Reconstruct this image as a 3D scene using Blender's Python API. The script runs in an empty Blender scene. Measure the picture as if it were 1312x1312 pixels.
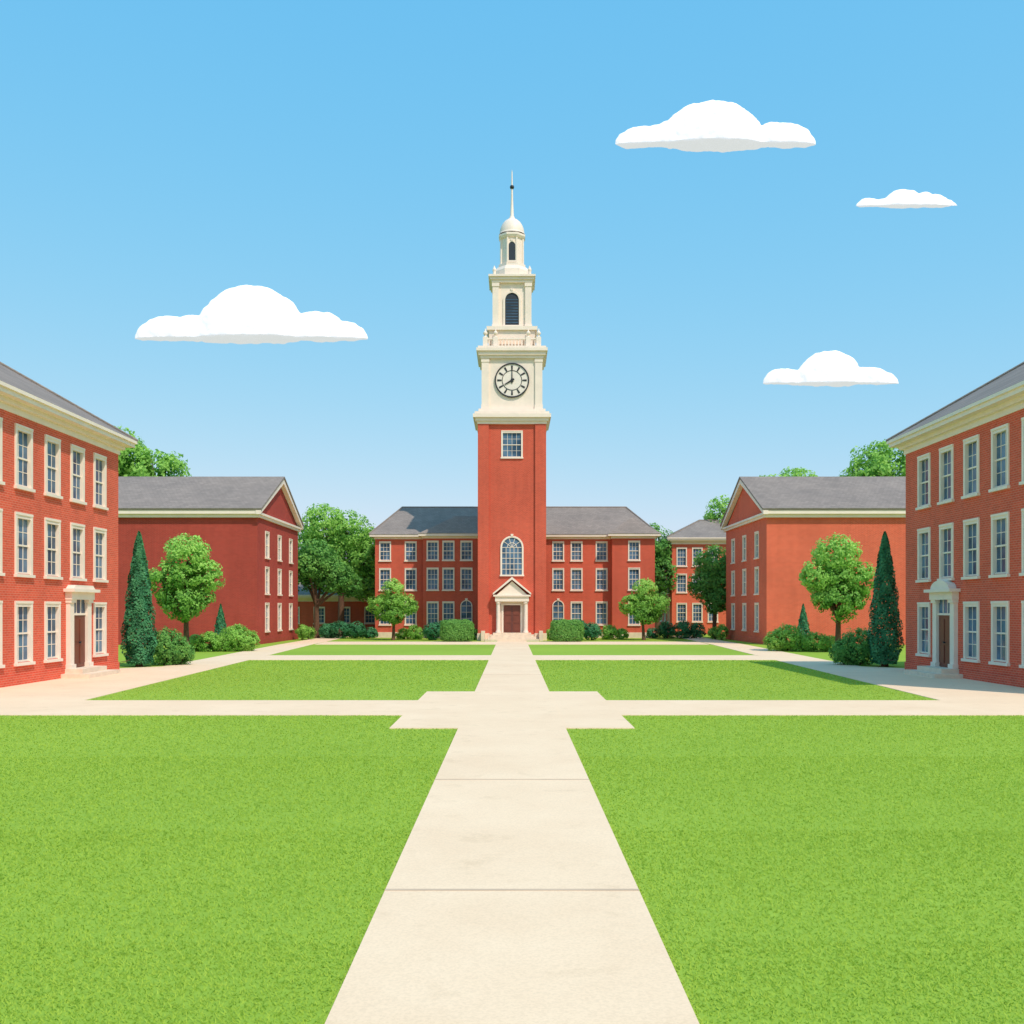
import bpy, math, random
import numpy as np
from mathutils import Vector

random.seed(7)
scene = bpy.context.scene
scene.view_settings.view_transform = 'Standard'
scene.view_settings.look = 'None'
scene.view_settings.exposure = 0
scene.view_settings.gamma = 1

# ------------------------------------------------------------------ materials
def new_mat(name):
    m = bpy.data.materials.new(name); m.use_nodes = True
    nt = m.node_tree
    return m, nt, nt.nodes['Principled BSDF']
def N(nt, t, **kw):
    n = nt.nodes.new(t)
    for k, v in kw.items(): setattr(n, k, v)
    return n
def ramp(nt, stops):
    r = N(nt, 'ShaderNodeValToRGB')
    e = r.color_ramp.elements
    e[0].position, e[0].color = stops[0][0], (*stops[0][1], 1)
    e[1].position, e[1].color = stops[-1][0], (*stops[-1][1], 1)
    for p, c in stops[1:-1]:
        x = e.new(p); x.color = (*c, 1)
    return r
def noise(nt, scale, detail=4, vec=None, rough=0.55):
    n = N(nt, 'ShaderNodeTexNoise'); n.inputs['Scale'].default_value = scale
    n.inputs['Detail'].default_value = detail; n.inputs['Roughness'].default_value = rough
    if vec: nt.links.new(vec, n.inputs['Vector'])
    return n
def mixc(nt, a, b, fac, blend='MIX'):
    m = N(nt, 'ShaderNodeMix', data_type='RGBA', blend_type=blend)
    if isinstance(fac, (int, float)): m.inputs[0].default_value = fac
    else: nt.links.new(fac, m.inputs[0])
    for i, v in ((6, a), (7, b)):
        if isinstance(v, tuple): m.inputs[i].default_value = (*v, 1)
        else: nt.links.new(v, m.inputs[i])
    return m.outputs[2]
def math_n(nt, op, a, b=None):
    m = N(nt, 'ShaderNodeMath', operation=op)
    for i, v in enumerate((a, b)):
        if v is None: continue
        if isinstance(v, (int, float)): m.inputs[i].default_value = v
        else: nt.links.new(v, m.inputs[i])
    return m.outputs[0]
def bump(nt, p, h, strength, dist):
    b = N(nt, 'ShaderNodeBump'); b.inputs['Strength'].default_value = strength
    b.inputs['Distance'].default_value = dist
    nt.links.new(h, b.inputs['Height']); nt.links.new(b.outputs[0], p.inputs['Normal'])
def wallvec(nt):
    g = N(nt, 'ShaderNodeNewGeometry')
    sp = N(nt, 'ShaderNodeSeparateXYZ'); nt.links.new(g.outputs['Position'], sp.inputs[0])
    sn = N(nt, 'ShaderNodeSeparateXYZ'); nt.links.new(g.outputs['True Normal'], sn.inputs[0])
    ax = math_n(nt, 'GREATER_THAN', math_n(nt, 'ABSOLUTE', sn.outputs[0]), 0.6)
    u = math_n(nt, 'ADD', math_n(nt, 'MULTIPLY', sp.outputs[1], ax),
               math_n(nt, 'MULTIPLY', sp.outputs[0], math_n(nt, 'SUBTRACT', 1.0, ax)))
    c = N(nt, 'ShaderNodeCombineXYZ')
    nt.links.new(u, c.inputs[0]); nt.links.new(sp.outputs[2], c.inputs[1])
    return g, c.outputs[0]

def brick_mat(name, c1, c2, mort):
    m, nt, p = new_mat(name)
    g, v = wallvec(nt)
    b = N(nt, 'ShaderNodeTexBrick'); nt.links.new(v, b.inputs['Vector'])
    b.inputs['Scale'].default_value = 1.0
    b.inputs['Brick Width'].default_value = 0.225; b.inputs['Row Height'].default_value = 0.08
    b.inputs['Mortar Size'].default_value = 0.007; b.inputs['Mortar Smooth'].default_value = 0.2
    b.inputs['Bias'].default_value = 0.0
    b.inputs['Color1'].default_value = (*c1, 1); b.inputs['Color2'].default_value = (*c2, 1)
    b.inputs['Mortar'].default_value = (*mort, 1)
    n = noise(nt, 0.35, 6, g.outputs['Position'])
    r = ramp(nt, [(0.3, (0.9, 0.9, 0.9)), (0.7, (1.06, 1.06, 1.06))]); nt.links.new(n.outputs[0], r.inputs[0])
    col = mixc(nt, b.outputs['Color'], r.outputs[0], 1.0, 'MULTIPLY')
    mp = N(nt, 'ShaderNodeMapping'); mp.inputs['Scale'].default_value = (2.2, 2.2, 0.22)
    nt.links.new(g.outputs['Position'], mp.inputs[0])
    n2 = noise(nt, 1.0, 5, mp.outputs[0])
    r2 = ramp(nt, [(0.35, (0.9, 0.9, 0.9)), (0.6, (1, 1, 1))]); nt.links.new(n2.outputs[0], r2.inputs[0])
    col = mixc(nt, col, r2.outputs[0], 0.7, 'MULTIPLY')
    nt.links.new(col, p.inputs['Base Color'])
    p.inputs['Roughness'].default_value = 0.9
    p.inputs['Specular IOR Level'].default_value = 0.2
    bump(nt, p, b.outputs['Fac'], -0.5, 0.01)
    return m
BRICK = brick_mat('red_brick', (0.69, 0.098, 0.050), (0.59, 0.080, 0.043), (0.66, 0.26, 0.18))
BRICK_N = brick_mat('brightened_near_red_brick', (0.82, 0.120, 0.062), (0.68, 0.094, 0.050), (0.76, 0.32, 0.22))  # same brick, colour raised to offset grazing sun and shade on near facades
BRICK_SHADE = brick_mat('shade_toned_red_brick', (0.46, 0.056, 0.040), (0.38, 0.046, 0.034), (0.44, 0.14, 0.10))  # same brick darkened: shaded tone of the left gabled wall put into colour
BRICK_LIT = brick_mat('sunlit_toned_orange_red_brick', (0.80, 0.135, 0.066), (0.70, 0.11, 0.054), (0.74, 0.30, 0.20))  # same brick brightened: sunlit tone of the right gabled wall put into colour

def plain(name, c, rough=0.7, var=0.12, sc=1.5, bs=0.1):
    m, nt, p = new_mat(name)
    g = N(nt, 'ShaderNodeNewGeometry')
    n = noise(nt, sc, 6, g.outputs['Position'])
    r = ramp(nt, [(0.3, tuple(x*(1-var) for x in c)), (0.7, tuple(min(0.95, x*(1+var*0.5)) for x in c))])
    nt.links.new(n.outputs[0], r.inputs[0]); nt.links.new(r.outputs[0], p.inputs['Base Color'])
    p.inputs['Roughness'].default_value = rough
    if bs:
        n2 = noise(nt, sc*20, 3, g.outputs['Position']); bump(nt, p, n2.outputs[0], bs, 0.01)
    return m
TRIM = plain('cream_painted_trim', (0.92, 0.765, 0.64), 0.55, 0.06)
STONE = plain('limestone', (0.84, 0.66, 0.50), 0.8, 0.13, 3)
DOOR = plain('brown_door_paint', (0.19, 0.045, 0.026), 0.45, 0.2)
DARK = plain('opening_shade_and_fittings', (0.02, 0.03, 0.045), 0.5)  # dark colour stands in for shade in tower openings; also door fittings
BLACK = plain('black_iron', (0.02, 0.02, 0.022), 0.5)
WHITE = plain('clock_dial_enamel', (0.88, 0.77, 0.67), 0.5, 0.05)
JOINT = plain('joint_filler', (0.62, 0.45, 0.31), 0.9)
BARK = plain('bark', (0.15, 0.075, 0.042), 0.95, 0.4, 6, 0.6)

def glass_mat():
    m, nt, p = new_mat('window_glass')
    g = N(nt, 'ShaderNodeNewGeometry')
    n = noise(nt, 0.9, 2, g.outputs['Position'])
    r = ramp(nt, [(0.38, (0.035, 0.075, 0.13)), (0.62, (0.11, 0.20, 0.31))])
    nt.links.new(n.outputs[0], r.inputs[0]); nt.links.new(r.outputs[0], p.inputs['Base Color'])
    p.inputs['Roughness'].default_value = 0.08
    p.inputs['IOR'].default_value = 1.35
    n2 = noise(nt, 1.6, 2, g.outputs['Position']); bump(nt, p, n2.outputs[0], 0.15, 0.03)
    return m
GLASS = glass_mat()

def roof_mat():
    m, nt, p = new_mat('slate_roof')
    g, v = wallvec(nt)
    b = N(nt, 'ShaderNodeTexBrick'); nt.links.new(v, b.inputs['Vector'])
    b.inputs['Scale'].default_value = 1.0
    b.inputs['Brick Width'].default_value = 0.3; b.inputs['Row Height'].default_value = 0.13
    b.inputs['Mortar Size'].default_value = 0.008
    b.inputs['Color1'].default_value = (0.265, 0.22, 0.195, 1); b.inputs['Color2'].default_value = (0.32, 0.265, 0.235, 1)
    b.inputs['Mortar'].default_value = (0.18, 0.145, 0.13, 1)
    n = noise(nt, 0.5, 6, g.outputs['Position'])
    r = ramp(nt, [(0.3, (0.88, 0.88, 0.88)), (0.7, (1.1, 1.08, 1.06))]); nt.links.new(n.outputs[0], r.inputs[0])
    nt.links.new(mixc(nt, b.outputs['Color'], r.outputs[0], 1.0, 'MULTIPLY'), p.inputs['Base Color'])
    p.inputs['Roughness'].default_value = 0.85
    p.inputs['Specular IOR Level'].default_value = 0.25
    bump(nt, p, b.outputs['Fac'], -0.4, 0.015)
    return m
ROOF = roof_mat()

def paving_mat():
    m, nt, p = new_mat('pale_concrete_paving')
    g = N(nt, 'ShaderNodeNewGeometry')
    n = noise(nt, 0.5, 8, g.outputs['Position'], 0.65)
    r = ramp(nt, [(0.3, (0.88, 0.635, 0.425)), (0.7, (0.95, 0.71, 0.49))]); nt.links.new(n.outputs[0], r.inputs[0])
    n2 = noise(nt, 45, 3, g.outputs['Position'])
    r2 = ramp(nt, [(0.35, (0.92, 0.92, 0.92)), (0.6, (1.01, 1.01, 1.01))]); nt.links.new(n2.outputs[0], r2.inputs[0])
    col = mixc(nt, r.outputs[0], r2.outputs[0], 1.0, 'MULTIPLY')
    n3 = noise(nt, 1.7, 5, g.outputs['Position'], 0.6)
    r3 = ramp(nt, [(0.28, (0.91, 0.90, 0.88)), (0.42, (1, 1, 1))]); nt.links.new(n3.outputs[0], r3.inputs[0])
    nt.links.new(mixc(nt, col, r3.outputs[0], 1.0, 'MULTIPLY'), p.inputs['Base Color'])
    p.inputs['Roughness'].default_value = 0.95
    p.inputs['Specular IOR Level'].default_value = 0.15
    bump(nt, p, n2.outputs[0], 0.22, 0.004)
    return m
PAVE = paving_mat()

def grass_ground(name, a, b_):
    m, nt, p = new_mat(name)
    g = N(nt, 'ShaderNodeNewGeometry')
    n = noise(nt, 0.12, 6, g.outputs['Position'])
    r = ramp(nt, [(0.3, a), (0.7, b_)]); nt.links.new(n.outputs[0], r.inputs[0])
    n2 = noise(nt, 12, 6, g.outputs['Position'], 0.7)
    r2 = ramp(nt, [(0.3, (0.84, 0.86, 0.84)), (0.7, (1.06, 1.05, 1.06))]); nt.links.new(n2.outputs[0], r2.inputs[0])
    nt.links.new(mixc(nt, r.outputs[0], r2.outputs[0], 1.0, 'MULTIPLY'), p.inputs['Base Color'])
    p.inputs['Roughness'].default_value = 0.95
    p.inputs['Specular IOR Level'].default_value = 0.1
    bump(nt, p, n2.outputs[0], 0.35, 0.03)
    return m
TURF = grass_ground('lawn_turf', (0.285, 0.43, 0.052), (0.335, 0.485, 0.062))
FIELD = grass_ground('distant_field', (0.17, 0.19, 0.13), (0.22, 0.235, 0.17))

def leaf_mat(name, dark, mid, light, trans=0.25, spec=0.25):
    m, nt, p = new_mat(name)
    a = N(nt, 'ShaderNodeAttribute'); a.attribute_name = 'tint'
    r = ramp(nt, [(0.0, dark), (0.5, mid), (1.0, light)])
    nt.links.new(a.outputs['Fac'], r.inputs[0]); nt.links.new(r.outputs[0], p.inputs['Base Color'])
    p.inputs['Roughness'].default_value = 0.6; p.inputs['Specular IOR Level'].default_value = spec
    t = N(nt, 'ShaderNodeBsdfTranslucent'); nt.links.new(r.outputs[0], t.inputs[0])
    mx = N(nt, 'ShaderNodeMixShader'); mx.inputs[0].default_value = trans
    nt.links.new(p.outputs[0], mx.inputs[1]); nt.links.new(t.outputs[0], mx.inputs[2])
    nt.links.new(mx.outputs[0], nt.nodes['Material Output'].inputs[0])
    return m
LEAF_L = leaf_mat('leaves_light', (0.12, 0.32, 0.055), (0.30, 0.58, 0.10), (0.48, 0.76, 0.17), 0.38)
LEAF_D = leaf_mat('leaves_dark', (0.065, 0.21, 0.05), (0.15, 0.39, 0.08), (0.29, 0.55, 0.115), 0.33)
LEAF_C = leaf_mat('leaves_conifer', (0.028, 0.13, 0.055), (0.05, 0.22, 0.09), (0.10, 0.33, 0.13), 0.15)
BLADE = leaf_mat('grass_blades', (0.39, 0.53, 0.065), (0.45, 0.60, 0.08), (0.51, 0.65, 0.105), 0.38, 0.06)

# ------------------------------------------------------------------ mesh builder
def link(o):
    scene.collection.objects.link(o); return o
def empty(name, loc=(0, 0, 0)):
    e = bpy.data.objects.new(name, None); e.location = loc; e.empty_display_size = 0.5
    return link(e)
class MB:
    def __init__(s): s.v = []; s.f = []
    def add(s, vs, fs):
        o = len(s.v); s.v += [tuple(v) for v in vs]; s.f += [tuple(i+o for i in f) for f in fs]
    def box(s, x0, x1, y0, y1, z0, z1, tf=None):
        vs = [(x0,y0,z0),(x1,y0,z0),(x1,y1,z0),(x0,y1,z0),(x0,y0,z1),(x1,y0,z1),(x1,y1,z1),(x0,y1,z1)]
        if tf: vs = [tf(*v) for v in vs]
        s.add(vs, [(0,3,2,1),(4,5,6,7),(0,1,5,4),(1,2,6,5),(2,3,7,6),(3,0,4,7)])
    def poly(s, vs): s.add(vs, [tuple(range(len(vs)))])
    def extrude(s, pts, tf, d0, d1):
        n = len(pts)
        vs = [tf(u, d0, z) for u, z in pts] + [tf(u, d1, z) for u, z in pts]
        s.add(vs, [tuple(range(n)), tuple(range(2*n-1, n-1, -1))] + [(i, (i+1) % n, (i+1) % n+n, i+n) for i in range(n)])
    def lathe(s, prof, cx, cy, n=24, tf=None, ang0=0):
        vs = []
        for r, z in prof:
            for i in range(n):
                a = ang0 + 2*math.pi*i/n
                vs.append((cx+r*math.cos(a), cy+r*math.sin(a), z))
        fs = []
        for j in range(len(prof)-1):
            for i in range(n):
                k = (i+1) % n
                fs.append((j*n+i, j*n+k, (j+1)*n+k, (j+1)*n+i))
        s.add(vs, fs)
    def tube(s, p0, p1, r0, r1, n=8):
        p0, p1 = Vector(p0), Vector(p1); d = (p1-p0).normalized()
        a = d.orthogonal().normalized(); b = d.cross(a)
        vs = [p0+(a*math.cos(t)+b*math.sin(t))*r0 for t in [2*math.pi*i/n for i in range(n)]]
        vs += [p1+(a*math.cos(t)+b*math.sin(t))*r1 for t in [2*math.pi*i/n for i in range(n)]]
        s.add(vs, [(i, (i+1) % n, (i+1) % n+n, i+n) for i in range(n)] + [tuple(range(2*n-1, n-1, -1))])
    def zmap(s, f): s.v = [(x, y, f(z)) for x, y, z in s.v]
    def obj(s, name, mat, parent=None, smooth=False, bevel=0, mirror=False):
        vs = [(-x, y, z) for x, y, z in s.v] if mirror else s.v
        me = bpy.data.meshes.new(name); me.from_pydata(vs, [], s.f); me.materials.append(mat); me.update()
        import bmesh
        bm = bmesh.new(); bm.from_mesh(me); bmesh.ops.recalc_face_normals(bm, faces=bm.faces); bm.to_mesh(me); bm.free()
        if smooth:
            for p in me.polygons: p.use_smooth = True
        o = link(bpy.data.objects.new(name, me))
        if parent: o.parent = parent
        return o

def frame(O, U, Nn):
    O, U, Nn = Vector(O), Vector(U), Vector(Nn)
    return lambda u, w, z: tuple(O + U*u + Nn*w + Vector((0, 0, z)))

class Bld:
    def __init__(s, cas=0.085):
        s.cas = cas
        s.p = {k: MB() for k in ('walls', 'trim', 'glass', 'roof', 'door', 'stone', 'dark')}
    def finish(s, name, brick, mirror=False, extra=None):
        e = empty(name)
        mats = dict(walls=brick, trim=TRIM, glass=GLASS, roof=ROOF, door=DOOR, stone=STONE, dark=DARK)
        nm = dict(trim='window_frames_and_cornice', glass='window_glass', stone='stone_steps_and_plinth', dark='dark_openings_and_fittings')
        for k, mb in s.p.items():
            if mb.f: mb.obj(nm.get(k, k), mats[k], e, mirror=mirror)
        return e
    def window(s, tf, uc, z0, w, h, cols=3, rows=4, cas=None):
        cas = s.cas if cas is None else cas
        T, G = s.p['trim'], s.p['glass']
        u0, u1, z1 = uc-w/2, uc+w/2, z0+h
        T.box(u0-cas, u0+0.05, -0.16, 0.045, z0-0.02, z1+0.05, tf)
        T.box(u1-0.05, u1+cas, -0.16, 0.045, z0-0.02, z1+0.05, tf)
        T.box(u0-cas, u1+cas, -0.16, 0.06, z1+0.05, z1+0.05+cas, tf)
        T.box(u0+0.05, u1-0.05, -0.15, 0.03, z1-0.06, z1+0.05, tf)
        T.box(u0-cas-0.05, u1+cas+0.05, -0.15, 0.11, z0-0.12, z0-0.02, tf)
        T.box(u0+0.05, u1-0.05, -0.14, -0.03, z0-0.02, z0+0.06, tf)
        zm = (z0+z1)/2
        T.box(u0+0.05, u1-0.05, -0.12, -0.055, zm-0.03, zm+0.03, tf)
        for i in range(1, cols):
            u = u0+0.05+(w-0.1)*i/cols
            T.box(u-0.014, u+0.014, -0.112, -0.085, z0+0.06, z1-0.06, tf)
        for i in range(1, rows):
            if rows % 2 == 0 and i == rows//2: continue
            z = z0+0.06+(h-0.12)*i/rows
            T.box(u0+0.05, u1-0.05, -0.11, -0.087, z-0.012, z+0.012, tf)
        G.add([tf(u0, -0.1, z0), tf(u1, -0.1, z0), tf(u1, -0.1, zm), tf(u0, -0.1, zm)], [(0, 1, 2, 3)])
        G.add([tf(u0, -0.098, zm), tf(u1, -0.098, zm), tf(u1, -0.098, z1), tf(u0, -0.098, z1)], [(0, 1, 2, 3)])
    def facade(s, tf, W, H, wins, cols=3, rows=4, z0=0.0, u0=0.0):
        us = sorted(set([u0, W] + [a for w in wins for a in (w[0]-w[2]/2, w[0]+w[2]/2)]))
        zs = sorted(set([z0, H] + [a for w in wins for a in (w[1], w[1]+w[3])]))
        M = s.p['walls']
        for a, b in zip(us, us[1:]):
            for c, d in zip(zs, zs[1:]):
                um, zm = (a+b)/2, (c+d)/2
                if any(abs(um-w[0]) < w[2]/2 and w[1] < zm < w[1]+w[3] for w in wins): continue
                M.add([tf(a, 0, c), tf(b, 0, c), tf(b, 0, d), tf(a, 0, d)], [(0, 1, 2, 3)])
        for w in wins: s.window(tf, w[0], w[1], w[2], w[3], cols, rows)
    def arch_pts(s, uc, z0, w, h, n=12):
        r = w/2; zc = z0+h-r
        return [(uc-r, z0), (uc+r, z0)] + [(uc+r*math.cos(math.pi*i/n), zc+r*math.sin(math.pi*i/n)) for i in range(n+1)]
    def arch(s, tf, uc, z0, w, h, cas=0.12, cols=3, rows=4, fill='glass', proud=0.09, radial=False):
        s.p[fill].extrude(s.arch_pts(uc, z0, w, h), tf, -0.02, 0.012)
        T = s.p['trim']
        n = 12; r = w/2; zc = z0+h-r
        def ring(rr): return [(uc+rr*math.cos(math.pi*i/n), zc+rr*math.sin(math.pi*i/n)) for i in range(n+1)]
        inn, out = ring(r), ring(r+cas)
        for i in range(n):
            T.extrude([inn[i], out[i], out[i+1], inn[i+1]], tf, -0.02, proud)
        T.box(uc-r-cas, uc-r, -0.02, proud, z0, zc, tf); T.box(uc+r, uc+r+cas, -0.02, proud, z0, zc, tf)
        T.box(uc-r-cas-0.05, uc+r+cas+0.05, -0.02, proud+0.05, z0-0.13, z0, tf)
        T.extrude([(uc-0.09, zc+r+cas-0.02), (uc+0.09, zc+r+cas-0.02), (uc+0.12, zc+r+cas+0.15), (uc-0.12, zc+r+cas+0.15)], tf, -0.02, proud+0.04)
        if cols:
            for i in range(1, cols):
                u = uc-r+w*i/cols
                top = zc if radial else zc+math.sqrt(max(0, r*r-(u-uc)**2))
                T.box(u-0.02, u+0.02, 0.0, 0.05, z0, top, tf)
            for i in range(1, rows+1):
                z = z0+(zc-z0)*i/rows
                T.box(uc-r, uc+r, 0.0, 0.045, z-0.02, z+0.02, tf)
            if radial:
                for a in (36, 72, 108, 144):
                    a = math.radians(a); c, q = math.cos(a), math.sin(a)
                    T.extrude([(uc-q*0.02, zc+c*0.02), (uc+q*0.02, zc-c*0.02), (uc+c*r+q*0.02, zc+q*r-c*0.02), (uc+c*r-q*0.02, zc+q*r+c*0.02)], tf, 0.0, 0.05)
                i2, o2 = ring(r*0.45), ring(r*0.5)
                for i in range(n): T.extrude([i2[i], o2[i], o2[i+1], i2[i+1]], tf, 0.0, 0.048)
    def cornice(s, x0, x1, y0, y1, z):
        T = s.p['trim']
        T.box(x0-0.06, x1+0.06, y0-0.06, y1+0.06, z-0.28, z-0.06)
        T.box(x0-0.22, x1+0.22, y0-0.22, y1+0.22, z-0.06, z+0.10)
        T.box(x0-0.52, x1+0.52, y0-0.52, y1+0.52, z+0.10, z+0.26)
        T.box(x0-0.60, x1+0.60, y0-0.60, y1+0.60, z+0.26, z+0.38)
        return z+0.383
    def hip(s, x0, x1, y0, y1, z, rise, axis, inset):
        R = s.p['roof']
        if axis == 'y':
            xm = (x0+x1)/2; a = (xm, y0+inset, z+rise); b = (xm, y1-inset, z+rise)
            c = [(x0, y0, z), (x1, y0, z), (x1, y1, z), (x0, y1, z)]
            R.add(c+[a, b], [(0, 1, 4), (1, 2, 5, 4), (2, 3, 5), (3, 0, 4, 5)])
        else:
            ym = (y0+y1)/2; a = (x0+inset, ym, z+rise); b = (x1-inset, ym, z+rise)
            c = [(x0, y0, z), (x1, y0, z), (x1, y1, z), (x0, y1, z)]
            R.add(c+[a, b], [(0, 1, 5, 4), (1, 2, 5), (2, 3, 4, 5), (3, 0, 4)])
        for p_, q_ in ((c[0], a), (c[1], a if axis == 'y' else b), (c[2], b), (c[3], b if axis == 'y' else a), (a, b)):
            R.tube(Vector(p_)+Vector((0, 0, 0.02)), Vector(q_)+Vector((0, 0, 0.02)), 0.07, 0.07, 6)

def steps(mb, tf, uc, w, n, rise, run, flare=0.25):
    for i in range(n):
        mb.box(uc-w/2-flare*(n-1-i), uc+w/2+flare*(n-1-i), 0.0, run*(n-i)+0.3, rise*i, rise*(i+1), tf)

# ------------------------------------------------------------------ near side buildings (authored on the left, other one mirrored)
def near_building(mirror):
    b = Bld()
    x1, x0, y0, y1, H = -16.8, -28.8, 29.5, 43.7, 9.45
    tf = frame((x1, y0, 0), (0, 1, 0), (1, 0, 0))
    cent = [c-y0 for c in (30.95, 33.05, 35.2, 37.4, 39.55, 41.7)]
    wins = []
    for i, c in enumerate(cent):
        for z in (6.79, 3.8, 0.78):
            if z < 1 and i == 4: continue
            wins.append((c, z, 1.08, 1.95))
    door = cent[4]
    b.facade(tf, y1-y0, H, wins)
    T, D = b.p['trim'], b.p['door']
    D.box(door-0.62, door+0.62, 0.0, 0.05, 0.36, 2.35, tf)
    for sx in (-0.31, 0.31):
        for (a, c) in ((0.5, 1.2), (1.35, 2.2)):
            D.box(door+sx-0.2, door+sx+0.2, 0.05, 0.075, a, c, tf)
    b.p['dark'].tube(tf(door+0.08, 0.05, 1.3), tf(door+0.08, 0.12, 1.3), 0.03, 0.04)
    b.p['glass'].box(door-0.62, door+0.62, 0.0, 0.04, 2.43, 2.95, tf)
    T.box(door-0.62, door+0.62, 0.0, 0.09, 2.35, 2.43, tf)
    for k in (-0.2, 0.2): T.box(door+k-0.02, door+k+0.02, 0.04, 0.07, 2.43, 2.95, tf)
    for sgn in (-1, 1):
        a, c = sorted((door+sgn*0.62, door+sgn*0.98))
        T.box(a, c, 0.0, 0.16, 0.36, 2.95, tf)
        T.box(a-0.04, c+0.04, 0.0, 0.22, 0.2, 0.5, tf)
        T.box(a-0.04, c+0.04, 0.0, 0.22, 2.83, 2.952, tf)
    T.box(door-1.05, door+1.05, 0.0, 0.26, 2.952, 3.24, tf)
    T.box(door-1.2, door+1.2, 0.0, 0.42, 3.24, 3.36, tf)
    if mirror:
        pts = [(door-0.85, 3.36), (door+0.85, 3.36)]+[(door+0.85*math.cos(t), 3.36+0.34*math.sin(t)) for t in [math.pi*i/10 for i in range(1, 10)]]
    else:
        pts = [(door-1.0, 3.36), (door+1.0, 3.36), (door+0.8, 3.5), (door-0.8, 3.5)]
    T.extrude(pts, tf, 0.0, 0.3)
    steps(b.p['stone'], tf, door, 2.3, 2, 0.17, 0.4, 0.35)
    w2 = frame((x0, y0, 0), (1, 0, 0), (0, -1, 0))
    b.facade(w2, 12, H, [(c, z, 1.1, 1.95) for c in (1.6, 3.8, 6.0, 8.2, 10.4) for z in (6.79, 3.8, 0.78)])
    w3 = frame((x0, y1, 0), (1, 0, 0), (0, 1, 0))
    b.facade(w3, 12, H, [(c, z, 1.1, 1.95) for c in (3.0, 6.0, 9.0) for z in (6.79, 3.8, 0.78)])
    b.p['walls'].poly([(x0, y0, 0), (x0, y1, 0), (x0, y1, H), (x0, y0, H)])
    b.p['walls'].box(x0-0.03, x1+0.035, y0-0.035, y1+0.035, -0.2, 0.34)
    z = b.cornice(x0, x1, y0, y1, H)
    b.hip(x0-0.6, x1+0.6, y0-0.6, y1+0.6, z, 4.0, 'y', 6.3)
    return b.finish('brick_building', BRICK_N, mirror)
near_building(False)
near_building(True)

# ------------------------------------------------------------------ gabled buildings further back
def gable_building(mirror):
    b = Bld(0.06)
    xe, x0, y0, y1, H, zr = -18.4, -38.0, 74.0, 88.0, 9.45, 12.5
    tf = frame((xe, y0, 0), (0, 1, 0), (1, 0, 0))
    L = y1-y0
    wins = [(c, z, 1.1, h) for c in (2.9, 7.0, 11.1) for z, h in ((6.45, 1.85), (3.75, 1.9), (0.95, 2.0))]
    b.facade(tf, L, H, wins)
    ym = (y0+y1)/2
    W = b.p['walls']
    W.poly([(xe, y0, H), (xe, y1, H), (xe, ym, zr)])
    W.poly([(x0, y0, 0), (xe, y0, 0), (xe, y0, H), (x0, y0, H)])
    W.poly([(x0, y1, 0), (xe, y1, 0), (xe, y1, H), (x0, y1, H)])
    W.poly([(x0, y0, 0), (x0, y1, 0), (x0, y1, H), (x0, ym, zr), (x0, y0, H)])
    T, R = b.p['trim'], b.p['roof']
    for ya, yb in ((y0-0.45, y0-0.003), (y1+0.003, y1+0.45)):
        T.box(x0-0.3, xe+0.32, ya, yb, H-0.02, H+0.25)
        yc, yd = (ya+0.2, yb) if ya < y0 else (ya, yb-0.2)
        T.box(x0-0.2, xe+0.2, yc, yd, H-0.26, H-0.02)
    T.box(0.0, L, 0.003, 0.26, H-0.04, H+0.12, tf)
    T.box(0.0, L, 0.003, 0.16, H-0.22, H-0.04, tf)
    for sgn in (-1, 1):
        ye = ym+sgn*(L/2+0.5)
        u0, u1 = ye-y0, ym-y0
        ze, zt = H+0.25, zr+0.42
        T.extrude([(u0, ze-0.02), (u1, zt-0.02), (u1, zt-0.42), (u0, ze-0.30)], tf, 0.004, 0.36)
        R.extrude([(u0, ze), (u1, zt), (u1, zt+0.14), (u0-sgn*-0.05, ze+0.12)], tf, -(xe-x0)-0.4, 0.42)
    b.p['walls'].box(x0-0.04, xe+0.04, y0-0.04, y1+0.04, -0.2, 0.4)
    return b.finish('gabled_brick_building', BRICK_LIT if mirror else BRICK_SHADE, mirror)
gable_building(False)
gable_building(True)

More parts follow.
